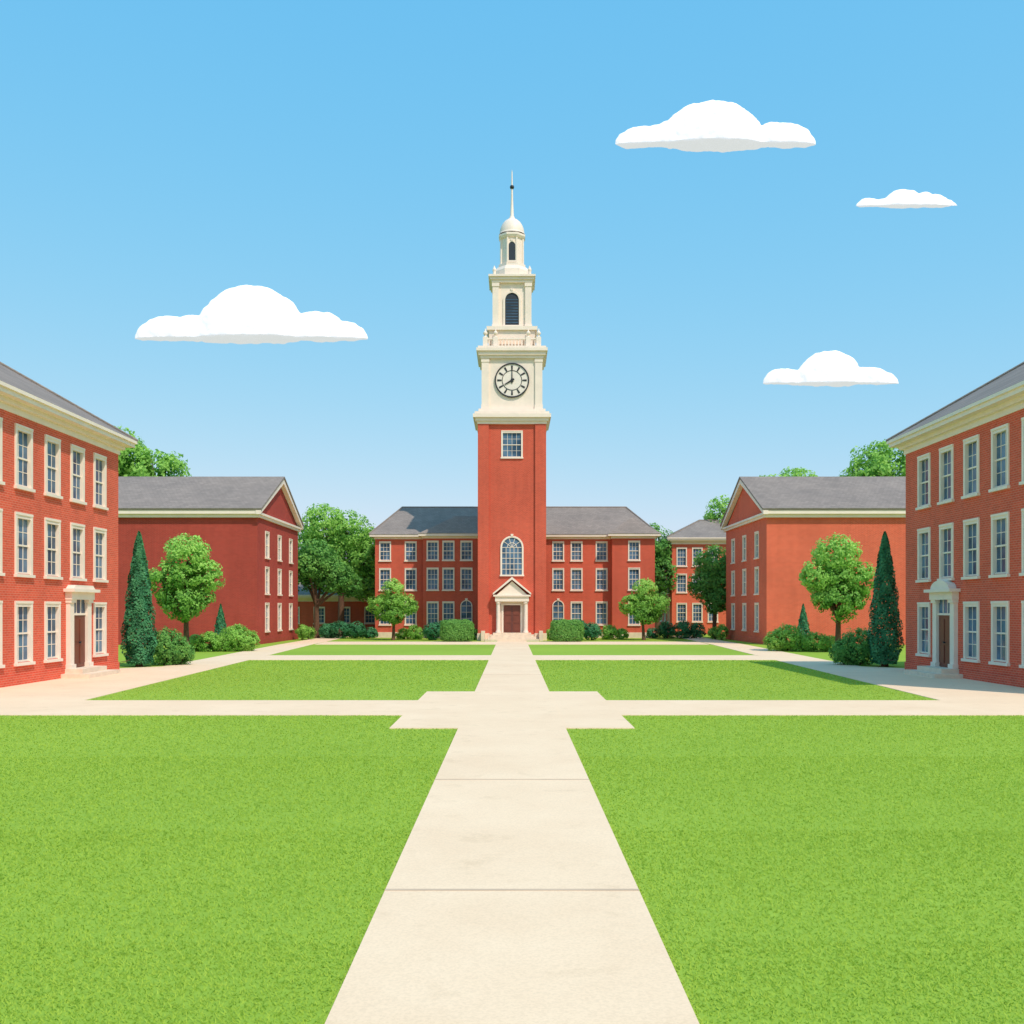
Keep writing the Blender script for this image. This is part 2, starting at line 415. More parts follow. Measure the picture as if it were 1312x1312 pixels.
# ------------------------------------------------------------------ far hall (behind the tower)
def hall():
    b = Bld(0.06)
    H = 9.05
    rows = ((6.95, 1.6), (4.3, 1.85), (1.2, 1.95))
    def sect(xa, xb, y, cs, arched=()):
        tf = frame((xa, y, 0), (1, 0, 0), (0, -1, 0))
        wins = [(c-xa, z, 0.95, h) for c in cs for z, h in rows if not (c in arched and z < 2)]
        b.facade(tf, xb-xa, H, wins)
        for c in arched: b.arch(tf, c-xa, 1.2, 0.9, 2.1, cas=0.08, cols=2, rows=3)
    sect(-12.3, -7.9, 92, (-11.4, -9.1))
    sect(-7.9, 0, 91, (-7.05, -5.65, -4.05), (-4.05,))
    sect(0, 8.9, 92, (4.15, 5.8, 8.05), (4.15,))
    sect(8.9, 12.7, 91, (10.85,))
    W = b.p['walls']
    for x in (-7.9, 0, 8.9):
        W.poly([(x, 91, 0), (x, 92, 0), (x, 92, H), (x, 91, H)])
    W.poly([(12.7, 91, 0), (12.7, 102, 0), (12.7, 102, H), (12.7, 91, H)])
    W.poly([(-12.3, 92, 0), (-12.3, 102, 0), (-12.3, 102, H), (-12.3, 92, H)])
    W.poly([(-12.3, 102, 0), (12.7, 102, 0), (12.7, 102, H), (-12.3, 102, H)])
    T = b.p['trim']
    T.box(-12.4, 12.8, 91.9, 102.1, H-0.2, H)
    T.box(-12.75, 13.15, 91.55, 102.45, H, H+0.2)
    for xa, xb in ((-7.9, 0), (8.9, 12.7)):
        T.box(xa-0.1, xb+0.103, 90.9, 92, H-0.203, H-0.003)
        T.box(xa-0.4, xb+0.453, 90.5, 92, H-0.003, H+0.203)
    for xa, xb, y in ((-12.3, -7.9, 92), (-7.9, 0, 91), (0, 8.9, 92), (8.9, 12.7, 91)):
        b.p['stone'].box(xa, xb, y-0.06, y+0.02, 0.0, 0.5)
    z = H+0.206
    b.hip(-12.8, 13.2, 91.5, 102.5, z, 2.95, 'x', 2.4)
    R = b.p['roof']
    for xa, xb, rs in ((-8.3, 0.4, 1.7), (8.5, 13.2, 1.5)):
        xm = (xa+xb)/2; q = 1.1 if xa < 0 else 0.2
        yb = 91.5+5.5*rs/2.95-0.1
        zz = z+0.004
        R.add([(xa, 90.45, zz), (xb, 90.45, zz), (xm+q, 92.3, zz+rs), (xm-q, 92.3, zz+rs), (xa, 91.6, zz), (xb, 91.6, zz), (xm+q, yb, zz+rs), (xm-q, yb, zz+rs)],
              [(0, 1, 2, 3), (0, 3, 7, 4), (1, 5, 6, 2), (3, 2, 6, 7)])
    return b.finish('brick_hall', BRICK)
hall()

def far_right():
    b = Bld(0.06)
    x0, x1, y0, y1, H = 16.4, 30, 105, 117, 9.5
    tf = frame((x0, y0, 0), (1, 0, 0), (0, -1, 0))
    b.facade(tf, x1-x0, H, [(c, z, 0.95, 1.8) for c in (1.0, 2.6, 4.2, 6.2, 8.0, 10, 12) for z in (7.0, 4.3, 1.3)])
    W = b.p['walls']
    t2 = frame((x0, y0, 0), (0, 1, 0), (-1, 0, 0))
    b.facade(t2, 12, H, [(c, z, 0.95, 1.8) for c in (2, 4.6, 7.2, 10) for z in (7.0, 4.3, 1.3)])
    W.poly([(x1, y0, 0), (x1, y1, 0), (x1, y1, H), (x1, y0, H)])
    W.poly([(x0, y1, 0), (x1, y1, 0), (x1, y1, H), (x0, y1, H)])
    z = b.cornice(x0, x1, y0, y1, H)
    b.hip(x0-.6, x1+.6, y0-.6, y1+.6, z, 2.3, 'x', 4.5)
    b.finish('brick_dormitory_building', BRICK_LIT)
    b = Bld(0.06)
    tf = frame((-23, 101, 0), (1, 0, 0), (0, -1, 0))
    b.facade(tf, 11, 3.6, [(c, 1.2, 1.0, 1.5) for c in (1.5, 4, 6.5, 9)])
    W = b.p['walls']
    W.poly([(-12, 101, 0), (-12, 108, 0), (-12, 108, 3.6), (-12, 101, 3.6)])
    W.poly([(-23, 101, 0), (-23, 108, 0), (-23, 108, 3.6), (-23, 101, 3.6)])
    W.poly([(-23, 108, 0), (-12, 108, 0), (-12, 108, 3.6), (-23, 108, 3.6)])
    z = b.cornice(-23, -12, 101, 108, 3.6)
    b.hip(-23.6, -11.4, 100.4, 108.6, z, 1.6, 'x', 3)
    b.finish('brick_outbuilding', BRICK)
far_right()

# ------------------------------------------------------------------ clock tower
def tower():
    b = Bld(); cy = 86.72
    ZM = lambda z: z if z <= 24.17 else 24.17+(z-24.17)*1.083
    T, W, S = b.p['trim'], b.p['walls'], b.p['stone']
    h = 2.62
    def sq(mb, r, z0, z1): mb.box(-r, r, cy-r, cy+r, z0, z1)
    fronts = {k: (lambda r, k=k: {
        'f': frame((0, cy-r, 0), (1, 0, 0), (0, -1, 0)),
        'r': frame((r, cy, 0), (0, 1, 0), (1, 0, 0)),
        'l': frame((-r, cy, 0), (0, -1, 0), (-1, 0, 0)),
        'b': frame((0, cy+r, 0), (-1, 0, 0), (0, 1, 0))}[k]) for k in 'frlb'}
    for k in 'frlb':
        tf = fronts[k](h)
        b.facade(tf, h, 17.96, [(0.0, 15.05, 1.6, 2.05)], cols=4, rows=4, u0=-h)
    for sx in (-1, 1):
        for sy in (-1, 1):
            x0, x1 = sorted((sx*2.80, sx*1.9)); a, c = sorted((cy+sy*2.80, cy+sy*1.9))
            W.box(x0, x1, a, c, 0.35, 17.95)
            S.box(x0-0.05, x1+0.05, a-0.05, c+0.05, 0.0, 0.6)
    sq(S, 2.68, -0.1, 0.5)
    sq(T, 2.86, 17.75, 17.98)
    sq(T, 3.0, 17.98, 18.25); sq(T, 3.19, 18.25, 18.55); sq(T, 3.05, 18.55, 18.75); sq(T, 2.75, 18.75, 19.02)
    sq(T, 2.36, 19.02, 23.2)
    for sx in (-1, 1):
        for sy in (-1, 1):
            x0, x1 = sorted((sx*2.5, sx*1.9)); a, c = sorted((cy+sy*2.5, cy+sy*1.9))
            T.box(x0, x1, a, c, 19.02, 23.2)
            T.box(x0-0.04, x1+0.04, a-0.04, c+0.04, 19.02, 19.4)
            T.box(x0-0.04, x1+0.04, a-0.04, c+0.04, 22.9, 23.2)
    sq(T, 2.6, 23.2, 23.45); sq(T, 2.76, 23.45, 23.75); sq(T, 2.92, 23.75, 24.0); sq(T, 2.8, 24.0, 24.17)
    for k in 'frlb':
        tf = fronts[k](2.35)
        T.box(-2.2, 2.2, -0.2, -0.02, 24.75, 24.88, tf)
        for i in range(15):
            u = -1.9+i*3.8/14
            T.box(u-0.05, u+0.05, -0.16, -0.06, 24.17, 24.75, tf)
    for sx in (-1, 1):
        for sy in (-1, 1):
            for q in (2.2, 1.35):
                x, y = sx*q, cy+sy*2.2
                T.box(x-0.2, x+0.2, y-0.2, y+0.2, 24.17, 24.95)
                T.lathe([(0.0, 24.95), (0.14, 24.95), (0.07, 25.05), (0.18, 25.2), (0.18, 25.3), (0.07, 25.42), (0.03, 25.6), (0, 25.62)], x, y, 12)
    sq(T, 1.9, 24.17, 25.55); sq(T, 2.1, 25.55, 25.83)
    sq(T, 1.42, 25.83, 29.3)
    for sx in (-1, 1):
        for sy in (-1, 1):
            x0, x1 = sorted((sx*1.62, sx*1.1)); a, c = sorted((cy+sy*1.62, cy+sy*1.1))
            T.box(x0, x1, a, c, 26.1, 29.0)
            T.box(x0-0.05, x1+0.05, a-0.05, c+0.05, 25.83, 26.1)
            T.box(x0-0.05, x1+0.05, a-0.05, c+0.05, 29.0, 29.3)
    for k in 'frlb':
        b.arch(fronts[k](1.42), 0, 26.05, 1.15, 2.5, cas=0.16, cols=0, fill='dark', proud=0.1)  # dark panel painted in for the shaded depth of the open arch
        tf = fronts[k](1.42)
        for i in range(9):
            b.p['glass'].box(-0.5, 0.5, 0.0, 0.03, 26.25+i*0.22, 26.29+i*0.22, tf)
    sq(T, 1.7, 29.3, 29.5); sq(T, 1.82, 29.5, 29.7); sq(T, 1.95, 29.7, 29.85)
    o = math.pi/8
    T.lathe([(1.75, 29.85), (1.6, 30.0), (1.58, 30.45), (1.35, 30.75), (1.22, 30.8), (1.22, 31.0), (0, 31.0)], 0, cy, 8, ang0=o)
    for i in range(4):
        a = math.pi/4+i*math.pi/2
        T.lathe([(0.13, 29.85), (0.13, 30.15), (0.17, 30.3), (0.05, 30.55), (0, 30.65)], 2.08*math.cos(a), cy+2.08*math.sin(a), 10)
    T.lathe([(0.98, 31.0), (0.98, 33.0), (1.1, 33.05), (1.2, 33.2), (1.2, 33.35), (1.0, 33.45), (0, 33.45)], 0, cy, 8, ang0=o)
    for i in range(8):
        a = o+i*math.pi/4
        T.tube((0.99*math.cos(a), cy+0.99*math.sin(a), 31.0), (0.99*math.cos(a), cy+0.99*math.sin(a), 33.02), 0.1, 0.09)
    ap = 0.98*math.cos(o)
    for k in 'frlb':
        b.arch(fronts[k](ap), 0, 31.2, 0.56, 1.45, cas=0.08, cols=0, fill='dark', proud=0.05)  # lantern openings are dark panels too, shade put into their colour
    for mb in b.p.values(): mb.zmap(ZM)
    e = b.finish('clock_tower', BRICK)
    d = MB()
    d.lathe([(1.12, 33.44)]+[(1.06*math.cos(t), 33.46+1.3*math.sin(t)) for t in [math.pi/2*i/12 for i in range(11)]]+[(0.24, 34.80), (0.15, 34.98), (0.09, 36.4), (0.04, 38.4), (0, 38.62)], 0, cy, 32)
    d.zmap(ZM); d.obj('dome_and_spire', TRIM, e, smooth=True)
    f = MB()
    f.lathe([(0, 37.05), (0.14, 37.1), (0.19, 37.22), (0.14, 37.34), (0, 37.4)], 0, cy, 16)
    f.zmap(ZM); f.obj('finial_ball', BLACK, e, smooth=True)
    dial, iron = MB(), MB()
    for k in 'frlb':
        tf = fronts[k](2.36); zc = 21.4; R = 1.34
        def disc(mb, r, d0, d1, n=48): mb.extrude([(r*math.cos(2*math.pi*i/n), zc+r*math.sin(2*math.pi*i/n)) for i in range(n)], tf, d0, d1)
        disc(dial, R, 0.0, 0.10)
        def ring(mb, r0, r1, d0, d1, n=48):
            for i in range(n):
                a, c = 2*math.pi*i/n, 2*math.pi*(i+1)/n
                mb.extrude([(r0*math.cos(a), zc+r0*math.sin(a)), (r1*math.cos(a), zc+r1*math.sin(a)), (r1*math.cos(c), zc+r1*math.sin(c)), (r0*math.cos(c), zc+r0*math.sin(c))], tf, d0, d1)
        ring(iron, R-0.02, R+0.08, 0.0, 0.16); ring(iron, 0.78, 0.83, 0.09, 0.125)
        def bar(mb, ang, r0, r1, w0, w1, d0, d1):
            c, s_ = math.sin(ang), math.cos(ang)
            P = lambda r, o_: (r*c+o_*s_, zc+r*s_-o_*c)
            mb.extrude([P(r0, -w0), P(r1, -w1), P(r1, w1), P(r0, w0)], tf, d0, d1)
        for i in range(12):
            a = 2*math.pi*i/12
            bar(iron, a, 0.86, 1.21, 0.055, 0.075, 0.095, 0.13)
        bar(iron, 0.0, -0.25, 1.08, 0.06, 0.02, 0.14, 0.16)
        bar(iron, math.radians(240), -0.2, 0.72, 0.085, 0.03, 0.165, 0.185)
        disc(iron, 0.12, 0.12, 0.2, 20)
    dial.obj('clock_dial', WHITE, e); iron.obj('clock_hands_and_numerals', BLACK, e)
    p = Bld(); tf = frame((0, cy-h, 0), (1, 0, 0), (0, -1, 0))
    p.arch(tf, 0, 5.4, 1.62, 3.05, cas=0.14, cols=5, rows=5, radial=True)
    t, s = p.p['trim'], p.p['stone']
    t.box(-1.3, 1.3, 0.0, 0.10, 0.62, 3.2, tf)
    p.p['door'].box(-0.68, 0.68, 0.1, 0.14, 0.66, 2.9, tf)
    for sx in (-0.34, 0.34):
        for a, c in ((0.8, 1.35), (1.45, 2.0), (2.1, 2.75)):
            p.p['door'].box(sx-0.24, sx+0.24, 0.14, 0.17, a, c, tf)
    p.p['dark'].box(-0.015, 0.015, 0.14, 0.15, 0.66, 2.9, tf)
    for sx in (-1, 1):
        a, c = sorted((sx*0.72, sx*0.86)); t.box(a, c, 0.1, 0.2, 0.64, 2.98, tf)
        x = sx*1.12
        t.lathe([(0.22, 0.64), (0.22, 0.76), (0.17, 0.82), (0.16, 1.6), (0.135, 2.95), (0.2, 3.05), (0.2, 3.2)], x, cy-h-0.45, 16)
        t.box(x-0.17, x+0.17, 0.1, 0.16, 0.64, 3.2, tf)
    t.box(-0.72, 0.72, 0.1, 0.2, 2.9, 3.0, tf)
    t.box(-1.38, 1.38, 0.0, 0.68, 3.2, 3.6, tf)
    t.box(-1.52, 1.52, 0.0, 0.80, 3.6, 3.74, tf)
    t.extrude([(-1.25, 3.74), (1.25, 3.74), (0, 4.85)], tf, 0.0, 0.6)
    for sx in (-1, 1):
        t.extrude([(sx*1.56, 3.74), (sx*1.56, 3.88), (0, 5.2), (0, 4.98)], tf, 0.0, 0.85)
    for i in range(4):
        s.box(-1.55-0.2*(3-i), 1.55+0.2*(3-i), 0.1, 1.0+0.36*(4-i), 0.16*i, 0.16*(i+1), tf)
    for sx in (-1, 1):
        a, c = sorted((sx*2.2, sx*2.5)); s.box(a, c, 0.1, 1.6, 0.0, 0.8, tf)
    pe = p.finish('entrance', BRICK)
    pe.parent = e
tower()

# ------------------------------------------------------------------ ground, paths
mb = MB(); mb.poly([(-200, -80, 0), (200, -80, 0), (200, 260, 0), (-200, 260, 0)]); mb.obj('lawn_ground', TURF)
mb = MB(); mb.poly([(-4000, -1500, -0.05), (4000, -1500, -0.05), (4000, 6000, -0.05), (-4000, 6000, -0.05)]); mb.obj('distant_terrain', FIELD)
def slab(mb, pts, z):
    n = len(pts)
    mb.add([(x, y, z) for x, y in pts]+[(x, y, -0.03) for x, y in pts], [tuple(range(n))]+[(i, (i+1) % n, (i+1) % n+n, i+n) for i in range(n)])
m = MB(); slab(m, [(-1.16, -30), (1.16, -30), (1.16, 83.2), (-1.16, 83.2)], 0.032); m.obj('central_footpath', PAVE)
m = MB(); slab(m, [(-2.65, 22.15), (2.65, 22.15), (2.65, 31.9), (-2.65, 31.9)], 0.026); m.obj('path_crossing', PAVE)
m = MB(); slab(m, [(-90, 24.9), (90, 24.9), (90, 28.9), (-90, 28.9)], 0.020); m.obj('cross_footpath', PAVE)
m = MB(); slab(m, [(-13.4, 51.7), (13.4, 51.7), (13.5, 56.9), (-13.5, 56.9)], 0.020); m.obj('cross_footpath', PAVE)
m = MB(); slab(m, [(-14.3, 74.2), (14.3, 74.2), (14.6, 80.5), (-14.6, 80.5)], 0.020); m.obj('cross_footpath', PAVE)
for s in (-1, 1):
    m = MB()
    pts = [(s*-17.5, 28.7), (s*-12.1, 28.7), (s*-13.3, 51.7), (s*-14.5, 74.2), (s*-15.2, 98), (s*-17.3, 98), (s*-16.9, 74.2), (s*-15.9, 52), (s*-15.7, 46), (s*-17.5, 44.2)]
    slab(m, pts if s == 1 else pts[::-1], 0.014); m.obj('building_footpath', PAVE)
m = MB()
for y in (-2.7, 3.3, 9.35, 15.4, 40.0, 46.0, 58, 64, 70, 76):
    m.box(-1.16, 1.16, y-0.028, y+0.028, 0.03, 0.036)
m.obj('path_expansion_joints', JOINT)

# grass blades
rng = np.random.default_rng(3)
def blades():
    P, Wd = [], []
    for d0, d1, dens in ((5.0, 8, 2600), (8, 12, 1600), (12, 18, 850), (18, 29, 420), (29, 52, 130)):
        xm = d1*0.54+2.0
        n = int((d1-d0)*2*xm*dens)
        x = rng.uniform(-xm, xm, n); y = rng.uniform(d0, d1, n)
        k = np.abs(x) > 1.165+rng.normal(0, 0.010, n)+0.008*np.sin(y*3.1)
        k &= ~((np.abs(x) < 2.67) & (y > 22.13) & (y < 31.93))
        k &= ~((y > 24.88) & (y < 28.92)) & (np.abs(x) < np.where(y > 28, 12.05+(y-28.9)*0.052, 99)) & (y < 51.65)
        P.append(np.stack([x[k], y[k]], 1)); Wd.append(y[k])
    P = np.concatenate(P); D = np.concatenate(Wd); n = len(P)
    ang = rng.uniform(0, 2*np.pi, n); w = 0.0035+0.00040*D; h = rng.uniform(0.012, 0.027, n)+0.00018*D
    cx, sy = np.cos(ang), np.sin(ang)
    la = rng.uniform(0, 2*np.pi, n); lm = rng.uniform(0.5, 1.7, n)*h
    V = np.zeros((n, 3, 3), np.float32)
    V[:, 0, 0] = P[:, 0]-cx*w; V[:, 0, 1] = P[:, 1]-sy*w
    V[:, 1, 0] = P[:, 0]+cx*w; V[:, 1, 1] = P[:, 1]+sy*w
    V[:, 2, 0] = P[:, 0]+np.cos(la)*lm; V[:, 2, 1] = P[:, 1]+np.sin(la)*lm; V[:, 2, 2] = h
    me = bpy.data.meshes.new('lawn_grass')
    me.vertices.add(n*3); me.vertices.foreach_set('co', V.ravel())
    me.loops.add(n*3); me.loops.foreach_set('vertex_index', np.arange(n*3, dtype=np.int32))
    me.polygons.add(n); me.polygons.foreach_set('loop_start', np.arange(0, n*3, 3, dtype=np.int32))
    a = me.attributes.new('tint', 'FLOAT', 'FACE')
    patch = 0.5+0.06*np.sin(P[:, 0]*0.37+1.3*np.sin(P[:, 1]*0.23))+0.05*np.sin(P[:, 1]*0.31+P[:, 0]*0.17)+0.04*np.sin(P[:, 0]*1.9+2*np.sin(P[:, 1]*1.3))
    a.data.foreach_set('value', np.clip(patch+rng.normal(0, 0.14, n), 0, 1).astype(np.float32))
    me.materials.append(BLADE); me.update(calc_edges=True); me.validate()
    link(bpy.data.objects.new('lawn_grass', me)); print('blades', n)
blades()

# ------------------------------------------------------------------ vegetation
def foliage_mesh(name, lobes, size, cover, seed, mat):
    r = np.random.default_rng(seed); VV, TT = [], []
    for L in lobes:
        kind, c, rad = L[0], np.array(L[1], float), np.array(L[2], float)
        if kind == 'ell':
            area = 4*np.pi*((rad[0]*rad[1])**1.6/3+(rad[0]*rad[2])**1.6/3+(rad[1]*rad[2])**1.6/3)**(1/1.6)
            n = int(area*cover/(size*size*0.5))
            m = max(14, int(n/30))
            cd = r.normal(size=(m, 3)); cd /= np.linalg.norm(cd, axis=1)[:, None]
            ctint = r.normal(0, 0.09, m); crad = r.normal(1.0, 0.07, m)
            ci = r.integers(0, m, n)
            d = cd[ci]+r.normal(size=(n, 3))*(1.15/math.sqrt(m)); d /= np.linalg.norm(d, axis=1)[:, None]
            q = crad[ci]*(1-0.5*r.random(n)**2.4)+0.03*r.normal(size=n)
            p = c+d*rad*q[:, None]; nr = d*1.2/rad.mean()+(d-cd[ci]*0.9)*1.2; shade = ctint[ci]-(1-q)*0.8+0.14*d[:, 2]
        elif kind == 'box':
            n = int(8*(rad[0]*rad[1]+rad[0]*rad[2]+rad[1]*rad[2])*cover/(size*size*0.5))
            d = r.normal(size=(n, 3)); d /= np.linalg.norm(d, axis=1)[:, None]
            m_ = (np.abs(d)**5).sum(1)**(1/5); d2 = d/m_[:, None]
            q = 1-0.25*r.random(n)**2+0.03*r.normal(size=n)+0.03*np.sin(d2[:, 0]*9)*np.sin(d2[:, 2]*5)
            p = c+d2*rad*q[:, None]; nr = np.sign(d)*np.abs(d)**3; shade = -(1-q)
        else:
            n = int(np.pi*rad[0]*rad[1]*1.6*cover/(size*size*0.5))
            t = r.random(n)**1.15; a = r.uniform(0, 2*np.pi, n)
            prof = np.minimum(1, 0.62+t*2.2)*(1-t)**rad[2]
            bp = 1+0.09*np.sin(a*5+t*17)+0.07*np.sin(a*3-t*31)
            q = 1-0.35*r.random(n)**2
            rr = rad[0]*prof*bp*q
            p = c+np.stack([rr*np.cos(a), rr*np.sin(a), t*rad[1]], 1)
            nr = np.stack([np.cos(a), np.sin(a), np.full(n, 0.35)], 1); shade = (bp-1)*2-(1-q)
        k = p[:, 2] > 0.03; p, nr, shade = p[k], nr[k], shade[k]; n = len(p)
        nr = nr/np.linalg.norm(nr, axis=1)[:, None]+r.normal(size=(n, 3))*0.36
        nr /= np.linalg.norm(nr, axis=1)[:, None]
        t1 = np.cross(nr, r.normal(size=(n, 3))); t1 /= np.linalg.norm(t1, axis=1)[:, None]
        t2 = np.cross(nr, t1); s = size*r.uniform(0.6, 1.3, n)[:, None]
        VV.append(np.stack([p-t1*s*0.6, p-t2*s*0.36, p+t1*s*0.6, p+t2*s*0.36], 1))
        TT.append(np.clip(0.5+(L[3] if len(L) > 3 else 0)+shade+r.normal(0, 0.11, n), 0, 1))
    V = np.concatenate(VV).astype(np.float32); T = np.concatenate(TT).astype(np.float32); n = len(V)
    me = bpy.data.meshes.new(name)
    me.vertices.add(n*4); me.vertices.foreach_set('co', V.ravel())
    me.loops.add(n*4); me.loops.foreach_set('vertex_index', np.arange(n*4, dtype=np.int32))
    me.polygons.add(n); me.polygons.foreach_set('loop_start', np.arange(0, n*4, 4, dtype=np.int32))
    me.attributes.new('tint', 'FLOAT', 'FACE').data.foreach_set('value', T)
    me.materials.append(mat); me.update(calc_edges=True); me.validate()
    return me
seedc = [10]
def plant(name, loc, lobes, size, cover, mat, trunk=None, flip=False):
    seedc[0] += 1
    e = empty(name, (loc[0], loc[1], 0))
    L = [(l[0], (-l[1][0] if flip else l[1][0], l[1][1], l[1][2]))+tuple(l[2:]) for l in lobes]
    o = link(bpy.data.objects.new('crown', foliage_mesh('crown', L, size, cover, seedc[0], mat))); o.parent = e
    mb = MB(); rr = random.Random(seedc[0])
    if trunk:
        rad, hf = trunk
        bend = rr.uniform(-0.1, 0.1)
        mb.tube((0, 0, -0.1), (bend*0.3, 0, 0.25), rad*1.6, rad*1.1, 10)
        mb.tube((bend*0.3, 0, 0.25), (bend, 0, hf), rad*1.1, rad*0.8, 10)
        for l in L:
            c = Vector(l[1]); b0 = Vector((bend, 0, hf-0.05)); mid = b0.lerp(c, 0.5)+Vector((rr.uniform(-.15, .15), rr.uniform(-.15, .15), rr.uniform(-0.1, .2)))
            mb.tube(b0, mid, rad*0.62, rad*0.4, 7); mb.tube(mid, c, rad*0.4, rad*0.18, 6)
            for k in range(5):
                dr = Vector((rr.uniform(-1, 1), rr.uniform(-1, 1), rr.uniform(-0.2, 1))).normalized()
                mb.tube(c.lerp(mid, rr.uniform(0, 0.5)), c+Vector(tuple(a*b for a, b in zip(dr, l[2])))*0.8, rad*0.2, rad*0.05, 5)
    else:
        for l in L:
            c = Vector(l[1]); hh = l[2][1] if l[0] == 'cone' else c.z
            for k in range(5):
                mb.tube((c.x*0.8+rr.uniform(-.1, .1), c.y*0.8+rr.uniform(-.1, .1), -0.05), (c.x+rr.uniform(-.3, .3)*l[2][0], c.y+rr.uniform(-.3, .3)*l[2][0], hh*0.85), 0.03, 0.012, 5)
    mb.obj('trunk' if trunk else 'stems', BARK, e)
    return e
E = lambda x, y, z, r, t=0.0, s=(1, 1, 0.92): ('ell', (x, y, z), (r*s[0], r*s[1], r*s[2]), t)

mid_tree = [E(0.05, 0, 5.75, 1.38, 0.28), E(-1.15, -0.3, 4.35, 1.1, 0.06), E(1.2, -0.2, 4.5, 1.08, 0.18), E(0.0, -0.35, 3.05, 1.28, -0.2),
            E(0.1, 0.9, 4.4, 1.1, -0.3), E(-1.05, 0.1, 3.3, 0.78, -0.25), E(1.0, -0.2, 3.3, 0.72, -0.12), E(0.1, -0.6, 4.4, 0.85, -0.08)]
small_tree = [E(0, 0, 4.05, 1.05, 0.26), E(-1.2, -0.1, 3.0, 0.92, 0.05), E(1.15, -0.1, 2.9, 0.98, 0.14), E(0.05, -0.4, 2.2, 0.98, -0.2), E(0, 0.8, 3.0, 1.0, -0.25), E(-0.95, 0.3, 2.1, 0.66, -0.22), E(0.05, -0.6, 3.1, 0.75, -0.03)]
for s in (-1, 1):
    fl = s == 1
    plant('shade_tree', (s*19.4, 61, 0), mid_tree, 0.15, 1.8, LEAF_L, (0.17, 2.0), flip=fl)
    plant('cypress_tree', (s*16.75, 46.0, 0), [('cone', (0, 0, 0.15), (0.84, 5.9, 0.66), 0.08)], 0.10, 2.6, LEAF_C, (0.12, 1.5))
    plant('round_shrub', (s*15.95, 47.3, 0), [E(0, 0, 0.75, 0.95, 0, (1, 1, 0.95)), E(-s*0.6, 0.2, 0.55, 0.6, 0.1)], 0.08, 2.4, LEAF_D)
    plant('round_shrub', (s*18.4, 62.2, 0), [E(0, 0, 0.5, 0.75), E(-s*-0.9, 0.2, 0.45, 0.6, 0.1)], 0.09, 2.2, LEAF_L)
    plant('round_shrub', (s*16.95, 62.8, 0), [E(0, 0, 0.75, 0.95, 0.05), E(-s*0.75, 0, 0.6, 0.7, 0.12), E(s*0.7, -0.2, 0.4, 0.7, -0.05)], 0.09, 2.2, LEAF_L)
    plant('conical_shrub', (s*19.2, 67.5, 0), [('cone', (0, 0, 0.1), (0.62, 2.8, 0.85), 0.0)], 0.10, 2.4, LEAF_C, (0.06, 0.4))
    plant('round_shrub', (s*17.5, 85.5, 0), [E(0, 0, 0.7, 0.6), E(-s*0.4, 1, 0.6, 0.55)], 0.10, 2.2, LEAF_L)
    plant('clipped_hedge', (s*4.33, 80.6, 0), [('box', (0, 0, 0.86), (1.28, 0.8, 0.86), 0.2)], 0.09, 2.6, LEAF_D)
    plant('campus_tree', ((-9.85, 10.95)[fl], 85, 0), small_tree, 0.15, 1.8, LEAF_L, (0.13, 1.35), flip=fl)
    plant('round_shrub', (s*6.55, 84.5, 0), [E(0, 0, 0.75, 0.8), E(-s*0.9, 0.8, 0.9, 0.8, 0.08)], 0.11, 2.2, LEAF_C)
    plant('round_shrub', (s*8.2, 86.5, 0), [E(0, 0, 0.55, 0.75), E(s*1.1, 0.4, 0.4, 0.6, 0.1)], 0.11, 2.2, LEAF_L)
    plant('round_shrub', (s*3.2, 84.8, 0), [E(0, 0, 0.5, 0.5)], 0.09, 2.2, LEAF_L)
    plant('foundation_shrub', (s*13.6, 89.5, 0), [E(0, 0, 0.7, 0.85), E(s*1.4, 0, 0.7, 0.9, -0.05), E(s*2.6, 0.5, 0.6, 0.8), E(-s*1.2, 0.6, 0.4, 0.6, 0.05)], 0.13, 2.2, LEAF_C)

plant('large_oak_tree', (-17.4, 91, 0), [E(0, 0, 7.0, 1.9, 0.1), E(-1.4, 0.2, 5.6, 1.5, -0.1), E(1.7, -0.1, 5.5, 1.7, 0.05), E(0.3, 1.2, 5.6, 1.8, -0.25), E(-0.6, -1, 6.3, 1.2, 0.2), E(2.8, 0.5, 4.7, 1.2, -0.05)], 0.2, 1.7, LEAF_D, (0.26, 2.9))
plant('large_oak_tree', (-16.2, 97, 0), [E(-1.6, 0, 10.2, 2.4, 0.2), E(0.9, 0, 9.6, 2.3, 0.1), E(2.6, 0, 7.4, 2.2, 0.05), E(-2.9, 0.4, 8.6, 1.9, 0), E(0.2, 1, 7.5, 2.8, -0.15), E(2.4, 0.3, 5.0, 1.9, -0.15)], 0.24, 1.7, LEAF_L, (0.32, 4.0))
plant('large_oak_tree', (-13.0, 104, 0), [E(-0.6, 0, 8.8, 2.2, 0.0), E(0.8, 0, 6.8, 2.2, 0), E(-1.2, 0, 6.0, 2.3, -0.1), E(0.2, 1, 3.9, 2.0, -0.1)], 0.24, 1.7, LEAF_D, (0.28, 3.2))
plant('large_oak_tree', (17.9, 90.5, 0), [E(0, 0, 6.6, 1.7, 0.1), E(-0.7, 0, 4.8, 1.6, -0.05), E(0.9, 0, 4.9, 1.7, 0), E(0.1, -0.3, 3.4, 1.4, -0.1)], 0.2, 2.0, LEAF_D, (0.2, 2.0))
plant('large_oak_tree', (15.0, 106, 0), [E(-0.3, 0, 9.2, 2.2, 0.1), E(-1.2, 0, 7.0, 2.0, 0), E(0.6, 0, 6.2, 2.0, -0.05), E(-0.6, 0, 4.2, 1.8, -0.1)], 0.24, 1.8, LEAF_D, (0.26, 3))
